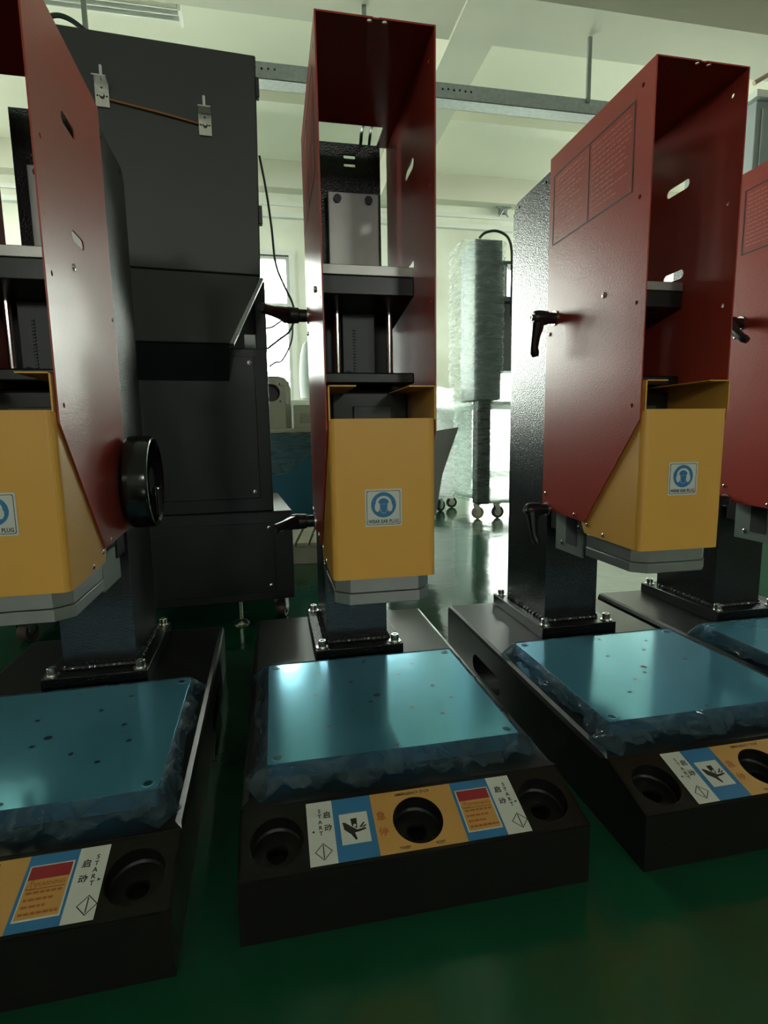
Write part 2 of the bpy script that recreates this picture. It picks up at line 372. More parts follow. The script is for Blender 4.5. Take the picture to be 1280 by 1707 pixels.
# fluorescent batten (off)
lamp = empty('ceiling_lamp', (-1.0, 3.2, 2.87), label='white twin-tube ceiling lamp, switched off, above the big black cabinet', cat='lamp')
MB().box(-.46, .46, -.06, .06, .05, .10).build('housing', 'frame', lamp, bevel=.004)
for q in (-.045, 0, .045):
    MB().cyl((-.44, q, .028), (.44, q, .028), .013, n=12).build('tube', 'white_print', lamp)
MB().box(-.462, -.447, -.065, .065, .0, .055).build('end_cap', 'frame', lamp); MB().box(.447, .462, -.065, .065, .0, .055).build('end_cap', 'frame', lamp)
MB().cyl((-.3, 0, .1), (-.3, 0, ZC-2.87), .006, n=8).build('rod', 'grey_rod', lamp); MB().cyl((.3, 0, .1), (.3, 0, ZC-2.87), .006, n=8).build('rod', 'grey_rod', lamp)

# ------------------------------------------------------------------ the welding presses
W = .18; ZD = .0889; ZS = .0659; YR = .0724; ZR = .0877
SL = math.hypot(YR, ZR-ZS)
FC = MB().frame((0, 0, ZS), (1,0,0), (0, YR/SL, (ZR-ZS)/SL), (0, -(ZR-ZS)/SL, YR/SL))   # sloped console face

def sticker_mb():
    F = MB().frame((0, 0, 0), (1,0,0), (0,0,1), (0,-1,0)); mb = MB()
    mb.use('white_print').sheet(rrect(-.0228, .0228, -.0228, .0228, .0012), [], .0004, F)
    mb.use('line_ink').sheet(rrect(-.0208, .0208, -.0208, .0208, .002), [rrect(-.0202, .0202, -.0202, .0202, .002)], .0002, lambda a, b, c: F(a, b, c+.0004))
    def S(m, pts, c, holes=()): mb.use(m).sheet(pts, list(holes), .0001, lambda a, b, cc: F(a, b+.0035, cc+c))
    S('blue_print', circle(0, 0, .0155, 40), .0005)
    arc = [(.0098*math.cos(R(t)), .0025+.0085*math.sin(R(t))) for t in range(-20, 201, 10)] + [(.0068*math.cos(R(t)), .002+.0062*math.sin(R(t))) for t in range(200, -21, -10)]
    S('white_print', arc, .0007)
    for sg in (-1, 1):
        S('white_print', [(sg*.0075+.0036*math.cos(t)*(.8 if math.cos(t)*sg < 0 else 1), -.0025+.0058*math.sin(t)) for t in [2*math.pi*i/18 for i in range(18)]], .0008)
    face = [(-.0055, .0022), (-.005, -.003), (-.0040, -.0075), (-.002, -.0100), (.002, -.0100), (.0040, -.0075), (.005, -.003), (.0055, .0022), (.003, .0012), (-.003, .0012)]
    S('white_print', face, .0010)
    S('blue_print', [(x*.88, y*.94-.0002) for x, y in face], .0012)
    hair = [(-.0055, .0026), (-.0045, .0058), (-.002, .0072), (.002, .0072), (.0048, .0055), (.0055, .0026), (.0035, .0038), (.0, .0024), (-.003, .0024)]
    S('blue_print', hair, .0011)
    mb.use('ink'); put_text(mb, F, 'WEAR EAR PLUG', .0062, 0, -.0168, c=.0008, sx=.80)
    return mb

def control_label_mb():
    mb = MB()
    HR = .0262; hc = (.002, .0350)
    def rect(m, x0, x1, y0, y1, c, t=.0003, holes=()):
        mb.use(m).sheet([(x0,y0),(x1,y0),(x1,y1),(x0,y1)], list(holes), t, lambda a, b, cc: FC(a, b, cc+c))
    rect('white_print', -.1122, -.0853, .003, .0712, .0004); rect('blue_print', -.0853, -.0437, .003, .0712, .0004)
    rect('orange_print', -.0437, .0468, .003, .0712, .0004, holes=[circle(hc[0], hc[1], HR+.0003, 40)])
    rect('blue_print', .0468, .0897, .003, .0712, .0004); rect('white_print', .0897, .1162, .003, .0712, .0004)
    F = FC
    mb.use('ink')
    for sg, x1, x2, xa in ((-1, -.0990, -.0915, -.1068), (1, .1072, .0985, .1128)):
        for i, ch in enumerate('START'): put_text(mb, F, ch, .0062, x1, .0600-.0062*i, c=.0009)
        put_text(mb, F, '\u542f', .0082, x2, .0545, c=.0009); put_text(mb, F, '\u52a8', .0082, x2, .0400, c=.0009)
        mb.sheet([(xa-.0012*sg, .0395), (xa+.0014*sg, .0380), (xa-.0012*sg, .0365)][::1 if sg < 0 else -1], [], .0001, lambda a, b, c: F(a, b, c+.0008))
        cx = x1+.0008; cy = .0162; d = .0088
        q = [(cx, cy-d), (cx+d, cy), (cx, cy+d), (cx-d, cy)]; e = d*.88
        mb.sheet(q, [[(cx, cy-e), (cx+e, cy), (cx, cy+e), (cx-e, cy)]], .0001, lambda a, b, c: F(a, b, c+.0008))
        mb.sheet([(cx-.0005, cy-.0065), (cx+.0005, cy-.0065), (cx+.0005, cy+.0065), (cx-.0005, cy+.0065)], [], .0001, lambda a, b, c: F(a, b, c+.0008))
    # crushed hand pictogram
    rect('white_print', -.0793, -.0498, .0194, .0528, .0007)
    mb.use('ink')
    def S(pts): mb.sheet(pts, [], .0001, lambda a, b, c: F(-.0646+a*1.15, .036+b*1.15, c+.0011))
    S([(-.0105, .0065), (-.0080, .0060), (-.0020, .0010), (.0020, -.0020), (.0095, -.0010), (.0100, -.0025), (.0035, -.0040), (-.0005, -.0045), (.0010, -.0105), (-.0005, -.0115), (-.0040, -.0055), (-.0095, -.0005)])
    S([(-.0030, .0090), (.0028, .0092), (.0024, .0035), (.0020, -.0008), (-.0024, .0022)])
    S([(.0040, .0000), (.0085, .0045), (.0094, .0038), (.0058, -.0004)]); S([(.0062, -.0004), (.0100, .0020), (.0106, .0010), (.0078, -.0008)])
    mb.use('white_print').sheet([(F0[0]*1, F0[1]) for F0 in circle(-.0646+.0002, .0385, .0016, 8)], [], .0001, lambda a, b, c: F(a, b, c+.0013))
    # emergency stop writing
    mb.use('red_ink')
    put_text(mb, F, '\u6025', .0105, -.0357, .0440, c=.0009); put_text(mb, F, '\u505c', .0105, -.0357, .0268, c=.0009)
    mb.use('ink'); put_text(mb, F, 'EMERGENCY STOP', .0046, .0030, .0662, c=.0009); put_text(mb, F, 'TWIST', .0042, -.018, .0068, c=.0009, sx=.9); put_text(mb, F, 'RESET', .0042, .019, .0068, c=.0009, sx=.9)
    # warning plate
    rect('white_print', .0498, .0873, .0117, .0606, .0007)
    rect('red_print', .0511, .0860, .0470, .0593, .0010); rect('orange_print', .0511, .0860, .0130, .0470, .0010)
    mb.use('red_ink'); put_text(mb, F, '\u26a0', .008, .0560, .0425, c=.0015); put_text(mb, F, 'WARNING', .0052, .0715, .0420, c=.0015)
    for i, wd in enumerate((.030, .024, .018, .031)):
        y = .0350-.0060*i
        x = .0535
        rw = random.Random(i)
        while x < .0535+wd:
            wl = rw.uniform(.0025, .0055); mb.sheet([(x, y-.0011), (x+wl, y-.0011), (x+wl, y+.0011), (x, y+.0011)], [], .0001, lambda a, b, c: F(a, b, c+.0015)); x += wl+.0010
    rect('line_ink', .0525, .0846, .0380, .0384, .0014, .0001)
    return mb

def bolt_mb(x, y, z, r=.0072, h=.013):
    mb = MB(); mb.use('steel').lathe((x, y, z), (0,0,1), [(r*1.5, 0), (r*1.5, .0015), (r, .0016), (r, h-.001), (r-.0012, h), (r*.55, h), (r*.5, h-.006)], 20)
    mb.cyl((x, y, z), (x, y, z+.0015), r*1.45, n=20); mb.use('dark').cyl((x, y, z+h-.007), (x, y, z+h-.005), r*.5, n=6)
    return mb
def screw_mb(p, d, r=.0035, m='steel', h=.0018):
    mb = MB(); p = Vector(p); d = Vector(d)
    mb.use(m).lathe(p, d, [(r, 0), (r*.95, h*.6), (r*.6, h), (0.0001, h*1.05)], 12)
    a = d.orthogonal().normalized(); b = d.cross(a)
    mb.use('dark')
    for q in (a, b):
        q2 = d.cross(q); c = p+d*(h*1.08)
        mb.add([c+q*r*.6+q2*r*.12, c-q*r*.6+q2*r*.12, c-q*r*.6-q2*r*.12, c+q*r*.6-q2*r*.12], [(0,1,2,3)])
    return mb

def film_skirt(seed, x0, x1, y0, y1, ztop, zbot, flare_front, flare_side, ear):
    """protective film hanging off the edge of the work plate, creased, spreading out over the deck"""
    rnd = random.Random(seed); per = []; n = 110; m = 90
    def edge(a, b, k, nrm, fl):
        for i in range(k):
            t = i/k; per.append((a[0]+(b[0]-a[0])*t, a[1]+(b[1]-a[1])*t, nrm, fl, t))
    edge((x0, y0), (x1, y0), n, (0, -1), flare_front); edge((x1, y0), (x1, y1), m, (1, 0), flare_side)
    edge((x1, y1), (x0, y1), n, (0, 1), .006); edge((x0, y1), (x0, y0), m, (-1, 0), flare_side)
    N = len(per); rows = 12; vs = []
    ph = [rnd.uniform(0, 6.28) for _ in range(8)]
    corners = [(x0, y0), (x1, y0), (x1, y1), (x0, y1)]; amp = [ear*rnd.uniform(.7, 1.2) for _ in range(4)]; amp[2] *= .6
    for r in range(rows):
        t = r/(rows-1)
        for i, (x, y, nr, fl, tt) in enumerate(per):
            s = i*.38
            wv = .5+.28*math.sin(s*.37+ph[0]+t*2)+.22*math.sin(s*.83+ph[1]-t*3)+.10*math.sin(s*1.9+ph[2]+t*2)+.06*math.sin(s*3.3+ph[7]-t*3)
            out = .0015+fl*(t**.7)*(.45+.75*wv)
            px, py = x+nr[0]*out, y+nr[1]*out
            for ci, (cx, cy) in enumerate(corners):
                d = math.hypot(x-cx, y-cy); g = math.exp(-(d/.014)**2)*t**.8*amp[ci]
                px += g*(1 if cx > 0 else -1)*.8; py += g*(1 if cy > (y0+y1)/2 else -1)*.8
            lift = .005*t*(.5+.5*math.sin(s*.61+ph[3])) + .0025*t*math.sin(s*1.7+ph[4])
            z = ztop+.0006-(ztop-zbot)*min(1, t*1.35)+max(0, lift)+.0008
            vs.append((px, py, max(z, zbot+.0008)))
    fs = []
    for r in range(rows-1):
        for i in range(N): fs.append((r*N+i, r*N+(i+1) % N, (r+1)*N+(i+1) % N, (r+1)*N+i))
    mb = MB(); mb.add(vs, fs); return mb

def lever_mbs(p, arm, hub=.030, L=.064, side=-1):
    """clamping lever: hub on the panel along -x, cranked tapering arm"""
    p = Vector(p); d = Vector((side, 0, 0)); a = Vector(arm).normalized()
    hb = MB(); hb.use('plastic').lathe(p, d, [(.0001, 0), (.0095, 0), (.0095, hub*.45), (.0115, hub*.5), (.0125, hub*1.0), (.0115, hub*1.25), (.009, hub*1.38), (.0001, hub*1.4)], 20)
    hb.use('steel').lathe(p, d, [(.0001, 0), (.0125, .0002), (.0125, .0022), (.0001, .0023)], 18)
    hb.lathe(p+d*hub*1.36, d, [(.0001, 0), (.0052, 0), (.0052, .004), (.0034, .004), (.003, .001)], 14)
    c = p+d*hub*1.0
    pts = [c, c+a*.018+d*.001, c+a*L*.5+d*.003, c+a*L*.78+d*.004, c+a*L*.9+d*.002, c+a*L]
    am = MB().tube(pts, [.0112, .0100, .0078, .0070, .0078, .0058], 10)
    return hb, am

def fixture_screws():
    return [(.2059, .9192), (.2022, .7826), (.1991, .6483), (.1986, .5122), (.441, .3667), (.341, .3408), (.4395, .6487)]

HX = .068; HY0, HY1, HZT, HZK = .1855, .4526, .9404, .4927; TY, TZ, HZR = .3112, .3331, .3384
GX = .065; GY0, GZT, GZB, GZR, GYB = .1784, .5062, .311, .545, .3143

def head_shell():
    side = [(HY0, HZK), (TY, TZ), (HY1, HZR), (HY1, HZT), (HY0, HZT)]
    mb = MB(); t = .0018
    for sg in (-1, 1):
        holes = [slot(.3055, .842, .036, .0065), slot(.3055, .714, .032, .0065)] if sg > 0 else []
        holes += [circle(y+.004, z, .0030, 10) for y, z in fixture_screws()[:4]]
        F = mb.frame((sg*HX, 0, 0), (0,1,0), (0,0,1), (-sg, 0, 0))
        mb.sheet(side, holes, t, F)
    F = mb.frame((0, 0, HZT), (1,0,0), (0,1,0), (0,0,-1))
    x = HX-.0018
    mb.sheet([(-x, HY0), (-.004, HY0), (-.003, HY0+.001), (.003, HY0+.001), (.004, HY0), (x, HY0), (x, HY1), (.050, HY1), (.050, .3948), (-.058, .3948), (-.058, HY1), (-x, HY1)],
             [circle(-.0068, .1900, .0030, 12), circle(.0103, .1900, .0030, 12)], .0018, F)
    # small front return flanges seen as the folded edge
    return mb

def hood_mb():
    mb = MB(); t = .0016; r = .009; n = 5
    # plan path: left rear -> front -> right rear
    path = [(-GX, GYB+.09), (-GX, GY0+r)] + [(-GX+r-r*math.cos(R(90*i/n)), GY0+r-r*math.sin(R(90*i/n))) for i in range(1, n)] + [(-GX+r, GY0)]
    path = path + [(-x, y) for x, y in path[::-1]]
    def off(i):
        a = Vector(path[max(i-1, 0)]); b = Vector(path[min(i+1, len(path)-1)]); d = (b-a).normalized(); nrm = Vector((-d.y, d.x))
        return (path[i][0]+nrm.x*t, path[i][1]+nrm.y*t)
    inn = [off(i) for i in range(len(path))]
    k = len(path); ft = n+1  # index of first front-corner end
    def ztop(i): return GZR if (i <= 1 or i >= k-2) else GZT
    def zbot(i): return GZB
    for i in range(k-1):
        za = GZT; zb = GZT
        if i == 0 or i == k-2: za = zb = GZR
        a, b, c, d = path[i], path[i+1], inn[i+1], inn[i]
        b0 = GZB
        if i == 0 or i == k-2:
            # side: rear part cut on a slope
            fy = path[1][1]; sg = -1 if i == 0 else 1; X = sg*GX; Xi = sg*(GX-t)
            out = [(fy, GZB), (GYB, GZB+.0035), (GYB+.015, GZB+.03), (GYB+.09, GZB+.12), (GYB+.09, GZR), (fy, GZR)]
            F = mb.frame((X, 0, 0), (0,1,0), (0,0,1), (-sg, 0, 0)); mb.sheet(out, [], t, F)
        else:
            mb.add([(*a, b0), (*b, b0), (*b, za), (*a, za), (*d, b0), (*c, b0), (*c, za), (*d, za)],
                   [(0,1,2,3), (5,4,7,6), (3,2,6,7), (1,0,4,5)])
    # rims running up beside the cut-out, and inward flanges on top
    for sg in (-1, 1):
        F = mb.frame((sg*GX, 0, 0), (0,1,0), (0,0,1), (-sg, 0, 0))
        mb.sheet([(GY0+.0005, GZT-.002), (GY0+r, GZT-.002), (GY0+r, GZR), (GY0+.0005, GZR)], [], t, F)
        F2 = mb.frame((0, 0, GZR), (sg, 0, 0), (0, 1, 0), (0, 0, -1))
        mb.sheet([(GX, GY0+.0005), (GX, GYB+.09), (.030, GYB+.06), (.032, GY0+.0005)][::sg], [], t, F2)
    return mb

def make_press(loc, rz, dhead, dcol, label, seed, levers, sticker_dz=0.0, proto=None):
    root = empty('welding_press', loc, rz, label, 'welding machine', 'ultrasonic welding presses in a row')
    if proto is not None:
        tree = []
        def cp(o, par, top):
            c = o.copy(); COL.objects.link(c); c.parent = par
            if top:
                if o['shift'] == 'head': c.location = (0, dcol, dhead)
                elif o['shift'] in ('col', 'inner'): c.location = (0, dcol, 0)
            for ch in o.children: cp(ch, c, False)
            return c
        for o in proto.children:
            if o['shift'] in ('lever', 'film'): continue
            cp(o, root, True)
    else:
        def P(mb, name, m=None, shift='base', parent=None, **k):
            o = mb.build(name, m, parent or root, **k)
            if parent is None:
                o['shift'] = shift
                o.location = (0, dcol, dhead) if shift == 'head' else (0, dcol, 0) if shift in ('col', 'inner') else (0, 0, 0)
            return o
        # ---- base
        c = .008; HR = .0262
        b = MB()
        so = [(0, 0), (.672, 0), (.6813, .010), (.6813, ZD-c), (.085, ZD-c), (YR, ZR), (0, ZS)]
        for sg in (-1, 1):
            F = b.frame((sg*W, 0, 0), (0,1,0), (0,0,1), (-sg, 0, 0)); b.sheet(so, [slot(.455, .026, .10, .018, 8)], .003, F)
        F = b.frame((0, 0, ZD), (1,0,0), (0,1,0), (0,0,-1))
        b.sheet([(-W, YR), (W, YR), (W-c, .085), (W-c, .6813), (-W+c, .6813), (-W+c, .085)], [], .003, F)
        for sg in (-1, 1):
            q = [(sg*W, .085, ZD-c), (sg*W, .6813, ZD-c), (sg*(W-c*.3), .6813, ZD-c*.3), (sg*(W-c), .6813, ZD), (sg*(W-c), .085, ZD), (sg*(W-c*.3), .085, ZD-c*.3), (sg*W, YR, ZR)]
            fs = [(0,1,2,5), (5,2,3,4), (6,0,5), (6,5,4)]
            b.add(q, fs if sg > 0 else [f[::-1] for f in fs])
        b.box(-W+.003, W-.003, 0, .003, 0, ZS-.0005).box(-W+.003, W-.003, .6783, .6812, 0, ZD-c)
        b.box(-W+.003, W-.003, .003, .6783, .0005, .0035)
        P(b, 'base', 'black_smooth', smooth=30)
        con = MB()
        cs = [(-.1430, .0345), (.0020, .0350), (.1440, .0360)]
        con.sheet([(-W, 0), (W, 0), (W, SL), (-W, SL)], [circle(x, v, HR, 40) for x, v in cs], -.0025, FC)
        con.box(-W, W, -.0012, .0, .0, ZS-.0008)
        cf = P(con, 'control_console', 'console', smooth=30)
        for x, v in cs:
            o = FC(x, v, -.002); nn = Vector(FC(0, 0, -1))-Vector(FC(0, 0, 0))
            s = MB(); s.use('console').lathe(o, nn, [(HR+.0012, -.0022), (HR, -.0016), (HR, .014), (HR-.002, .016), (.0108, .016), (.0105, .0165)], 40)
            s.use('dark').lathe(o, nn, [(.0106, .0155), (.0104, .034), (.0001, .034)], 28)
            s.build('button_socket', None, cf)
        control_label_mb().build('control_label', None, cf, smooth=0)
        # ---- work plate
        PX, PY0, PY1, ZP = .1518, .1123, .3881, .1096
        pl = MB(); F = pl.frame((0, 0, ZD+.0002), (1,0,0), (0,1,0), (0,0,1))
        pl.sheet(rrect(-PX, PX, PY0, PY1, .004), [], ZP-ZD-.0002, F)
        plo = P(pl, 'work_plate', 'blue_plate', smooth=30, bevel=.0012)
        hb = [(-.14, .124), (.14, .124), (.14, .376), (-.14, .376)]
        for x, y in hb:
            s = MB(); s.use('blue_plate').lathe((x, y, ZP), (0,0,1), [(.0066, 0), (.0062, .0006), (.0042, .0007)], 18); s.use('plate_hole').lathe((x, y, ZP+.0002), (0,0,1), [(.0046, .0006), (.0001, .0007)], 12)
            s.build('countersunk_screw', None, plo)
        hl = MB()
        for i, (x, y) in enumerate([(0, .122), (-.075, .18), (.075, .18), (-.04, .215), (.04, .205), (0, .25), (-.085, .27), (.085, .262), (-.03, .30), (.045, .31), (-.075, .345), (.075, .345), (0, .37), (-.012, .232), (.10, .22)]):
            hl.lathe((x, y, ZP+.0002), (0,0,1), [(.0030 if i != 5 else .005, 0), (.0001, .0001)], 12)
        hl.build('tapped_holes', 'plate_hole', plo, kind='stuff')
        # ---- column
        fy0, fy1, fx, co = .4295, .6654, .0768, .0037; ZF = .1123
        fp = MB().box(co-fx, co+fx, fy0, fy1, ZD+.0003, ZF)
        foot = P(fp, 'foot_plate', 'black', 'col', bevel=.0012)
        for x in (co-fx+.0125, co+fx-.0125):
            for y in (fy0+.014, fy1-.014): bolt_mb(x, y, ZF).build('bolt', None, foot)
        cx, cy0, cy1, zc = .0545, .4647, .6386, .936
        colm = MB(); t = .004; F = colm.frame((0, cy0, 0), (1,0,0), (0,0,1), (0,1,0))
        colm.sheet([(co-cx, ZF), (co+cx, ZF), (co+cx, zc), (co-cx, zc)], [rrect(-.0005, .018, .9135, .9195, .001), rrect(-.0005, .018, .9015, .9070, .001)], t, F)
        colm.box(co-cx, co+cx, cy1-t, cy1, ZF, zc-.016)
        rr = [(cy0+t, ZF), (cy1-t, ZF), (cy1-t, zc-.018)] + [(cy1-t-.018+.018*math.cos(R(a)), zc-.018+.018*math.sin(R(a))) for a in (0, 20, 45, 70, 90)] + [(cy0+t, zc)]
        for sg in (-1, 1):
            F = colm.frame((co+sg*cx, 0, 0), (0,1,0), (0,0,1), (-sg, 0, 0)); colm.sheet(rr, [circle(.50, zc-.012, .003, 8), circle(.61, zc-.012, .003, 8)], t, F)
        co_o = P(colm, 'column', 'black', 'col', smooth=30)
        wd = MB(); rnd = random.Random(3)
        for (a, bb) in (((co-cx-.001, cy1-.01), (co-cx-.001, cy0)), ((co-cx, cy0-.001), (co+cx, cy0-.001)), ((co+cx+.001, cy0), (co+cx+.001, cy1-.01))):
            pts = [(a[0]+(bb[0]-a[0])*i/40, a[1]+(bb[1]-a[1])*i/40, ZF+.001) for i in range(41)]
            wd.tube(pts, [.0042+.0012*math.sin(i*1.9)+rnd.uniform(-.0006, .0006) for i in range(41)], 8)
        wd.build('weld_bead', 'weld', foot)
        # ---- head
        sh = P(head_shell(), 'head_cover', 'red', 'head', smooth=30)
        for y, z in fixture_screws()[4:]:
            for sg in (-1, 1): screw_mb((sg*HX, y, z), (sg, 0, 0)).build('screw', None, sh)
        for sg in (-1, 1): screw_mb((sg*HX, .2793, .6760), (sg, 0, 0), .0044).build('screw', None, sh)
        pr = MB(); t = .0020
        Fp = pr.frame((-HX, 0, 0), (0,-1,0), (0,0,1), (-1, 0, 0)); G = lambda a, b, c: Fp(-a, b, c+.0002)
        y0, y1, z0, z1, ym = .2235, .4393, .7955, .9085, .3316
        Gs = lambda a, b, c: Fp(a, b, c+.0002)
        pr.use('line_ink').sheet([(-y1, z0), (-y0, z0), (-y0, z1), (-y1, z1)], [[(-y1+t, z0+t), (-ym-t/2, z0+t), (-ym-t/2, z1-t), (-y1+t, z1-t)], [(-ym+t/2, z0+t), (-y0-t, z0+t), (-y0-t, z1-t), (-ym+t/2, z1-t)]], .0002, Gs)
        pr.use('faint_ink'); rnd = random.Random(5)
        for x0 in (-y1+.008, -ym+.008):
            for i in range(13):
                z = z1-.012-i*.0073; x = x0; end = x0+rnd.uniform(.05, .09)
                while x < end:
                    wl = rnd.uniform(.004, .013); pr.box(-HX-.0004, -HX-.0002, -x-wl, -x, z, z+.0022) if False else pr.sheet([(x, z), (x+wl, z), (x+wl, z+.0020), (x, z+.0020)], [], .0001, Gs); x += wl+.002
        pr.build('printed_panel', None, sh, smooth=0)
        hd = P(hood_mb(), 'guard_hood', 'yellow', 'head', smooth=40)
        for sg in (-1, 1):
            for y, z in ((.262, .3195), (.306, .329)): screw_mb((sg*GX, y, z), (sg, 0, 0), .0034).build('screw', None, hd)
        st = sticker_mb().build('safety_sticker', None, hd, smooth=0); st.location = (-.0015, GY0-.0002, .4115); st['label'] = 'blue and white wear ear plug sticker'
        al = MB(); ax = .0615; ch = .017; a0, a1 = .1841, .3143
        for (z0, z1, e) in ((.2920, GZB+.0015, .0012), (.2771, .2914, 0)):
            X = ax-e
            out = [(-X, a1), (-X, a0+ch), (-X+ch, a0+e), (X-ch, a0+e), (X, a0+ch), (X, a1)]
            F = al.frame((0, 0, z0), (1,0,0), (0,1,0), (0,0,1)); al.sheet(out, [], z1-z0, F)
        P(al, 'horn_block', 'alu', 'head', bevel=.0008)
        bk = MB(); bk.box(-.0560, -.0535, .332, .4216, .268, .37).box(-.0535, .0535, .4190, .4216, .268, .37).box(.0535, .0560, .332, .4216, .268, .37)
        bko = P(bk, 'rear_bracket', 'bracket', 'head', bevel=.0006)
        MB().box(-.0566, -.0560, .352, .386, .284, .37).build('bracket_slot', 'dark', bko)
        for y, z in ((.398, .283), (.345, .317)): screw_mb((-.0562, y, z), (-1, 0, 0), .0045).build('screw', None, bko)
        # ---- inside the head
        top = P(MB().box(-.0655, .0655, .2815, .43, .6855, .6985), 'mounting_plate', 'alu_mill', 'inner', bevel=.0008)
        bl = MB(); F = bl.frame((0, 0, 0), (1,0,0), (0,0,1), (0,1,0))
        bl.add([(-.0655,.2815,.6605),(.0655,.2815,.6605),(.0655,.2815,.6853),(-.0655,.2815,.6853),(-.0655,.43,.640),(.0655,.43,.640),(.0655,.43,.6853),(-.0655,.43,.6853)],
               [(0,1,2,3),(5,4,7,6),(3,2,6,7),(1,0,4,5),(1,5,6,2),(4,0,3,7)])
        P(bl, 'top_block', 'black_smooth', 'inner', bevel=.0015)
        for x in (-.0322, .0443): P(MB().cyl((x, .345, .559), (x, .345, .652), .0048, n=20), 'guide_rod', 'chrome', 'inner')
        P(MB().cyl((-.057, .30, .559), (-.057, .30, .632), .0032, n=12), 'thin_rod', 'chrome', 'inner')
        P(MB().box(-.064, .0645, .278, .43, .5450, .5595), 'slide_plate', 'black_smooth', 'inner', bevel=.002)
        car = P(MB().box(-.024, .024, .352, .362, .556, .66), 'carriage_plate', 'cab_grey', 'inner', bevel=.001)
        P(MB().box(-.052, .058, .400, .448, .30, .68), 'slide_body', 'black_smooth', 'inner', bevel=.002)
        rk = MB()
        for i in range(17): rk.box(-.0085, -.0045, .3495, .352, .560+i*.0042, .5622+i*.0042)
        rk.build('rack_teeth', 'ink', car, kind='stuff')
        MB().cyl((-.0165, .3515, .565), (-.0165, .3505, .565), .0052, n=16).build('hole', 'dark', car)
        P(MB().box(-.050, .058, .290, .400, .32, .535), 'transducer_housing', 'black_smooth', 'inner', bevel=.003)
        P(MB().box(-.0200, .0330, .285, .2898, .44, .515), 'name_plate', 'cab_grey', 'inner', bevel=.001)
        cp_ = P(MB().box(-.029, .0515, .4480, .4600, .700, .8560), 'cylinder_plate', 'alu_mill', 'inner', bevel=.001)
        for x in (-.0145, .035): MB().cyl((x, .4482, .8455), (x, .4440, .8455), .0062, n=20).build('cap_screw', 'plastic', cp_)
        P(MB().box(-.0655, -.034, .425, .445, .6990, .7030), 'fixing_lug', 'black_smooth', 'inner')
        # handwheel on the right-hand side
        wc = (HX+.004, .440, .410); hw = MB(); rw = .070
        hw.lathe(wc, (1,0,0), [(.0001, .006), (rw-.012, .006), (rw-.004, .003), (rw, .008), (rw, .036), (rw-.002, .040), (rw-.0045, .0405), (rw-.0075, .037), (rw-.009, .016), (.024, .014), (.022, .034), (.0001, .034)], 56)
        wo = P(hw, 'handwheel', 'gloss_plastic', 'head')
        P(MB().cyl((HX, .44, .41), (HX+.012, .44, .41), .016, n=24), 'wheel_shaft', 'steel', 'head')
        hh = MB().box(HX+.0185, HX+.043, .452, .492, .352, .400); hh.build('fold_out_handle', 'gloss_plastic', wo, bevel=.003)
        for a in range(3):
            t = R(100+a*120); MB().cyl((HX+.0185, .44+.045*math.cos(t), .41+.045*math.sin(t)), (HX+.030, .44+.045*math.cos(t), .41+.045*math.sin(t)), .006, n=14).build('boss', 'gloss_plastic', wo)
        for a, b in ((.022, .0028), (.036, .0024)):
            P(MB().tube(spline([(a+.012, .56, .86), (a+.012, .54, .925), (a+.008, .47, .966), (a, .41, .9465), (a-.004, .36, .9440), (a-.010, .30, .9435)]), b, 8), 'air_hose', 'cable', 'head')
    fs = film_skirt(seed, -.1518, .1518, .1123, .3881, .1096, ZD, .030, .016, .014)
    fo = fs.build('wrap_film', 'film_blue', root, smooth=180); fo['shift'] = 'film'
    for (py, pz, arm) in levers:
        hb, am = lever_mbs((-HX, py, pz), arm)
        h = hb.build('clamp_lever', None, root); h['shift'] = 'lever'; h.location = (0, dcol, dhead)
        am.build('lever_arm', 'plastic', h)
    if sticker_dz:
        for o in root.children:
            if o.name.startswith('guard_hood'):
                for ch in o.children:
                    if ch.name.startswith('safety_sticker'): ch.location.z += sticker_dz
    return root

press = make_press((0, 0, 0), 0, -.0113, -.0034, 'black based press in the middle with red head and yellow hood seen square on', 1,
    [(.424, .673, (-.62, -.75, .0)), (.405, .352, (-.55, -.8, -.05))], -.0125)
press_r = make_press((.4252, -.0019, 0), 0, -.0016, .0106, 'red and yellow press right of the middle one, printed side panel showing in full', 2,
    [(.424, .6730, (0, .15, -1)), (.435, .3388, (0, -.42, -.9))], .012, proto=press)
press_l = make_press((-.4148, -.019, 0), R(.83), 0, 0, 'red and yellow press at the left edge with a black handwheel on its side', 3,
    [(.424, .673, (-.3, -.9, -.2)), (.435, .3388, (0, -.4, -.9))], proto=press)
press_q = make_press((.806, .004, 0), 0, 0, .004, 'press at the far right edge, mostly cut off by the picture frame', 4,
    [(.430, .673, (0, -.75, -.6)), (.435, .3388, (0, .1, -1))], proto=press)

# ------------------------------------------------------------------ big black cabinet behind the left press
cab = empty('control_cabinet', (-.0893, .9319, 0), R(3.8), 'tall charcoal cabinet with a bulky upper box, behind the left press', 'cabinet')
MB().box(-.67, 0, 0, .47, .06, .290).build('plinth', 'cab_black', cab, bevel=.003)
MB().box(-.63, -.045, .004, .40, .290, .689).build('lower_body', 'cab_black', cab, bevel=.003)
for (x0, x1, z0, z1, sx) in ((-.60, -.077, .325, .668, None), (-.64, -.047, .082, .262, None)):
    d = MB().box(x0, x1, -.003, .004 if z0 > .2 else 0, z0, z1).build('access_panel', 'cab_black', cab, bevel=.001)
    for x in (x0+.016, x1-.012):
        for z in (z0+.016, z1-.014): screw_mb((x, -.003, z), (0, -1, 0), .0055).build('screw', None, d)
ub = MB(); F = ub.frame((0, -.02, 0), (1,0,0), (0,0,1), (0,1,0))
ub.sheet([(-.50, .8555), (-.0535, .8515), (-.044, 1.322), (-.50, 1.322)], [slot(-.3715, 1.205, 0.0, .0)] if False else [], .40, F)
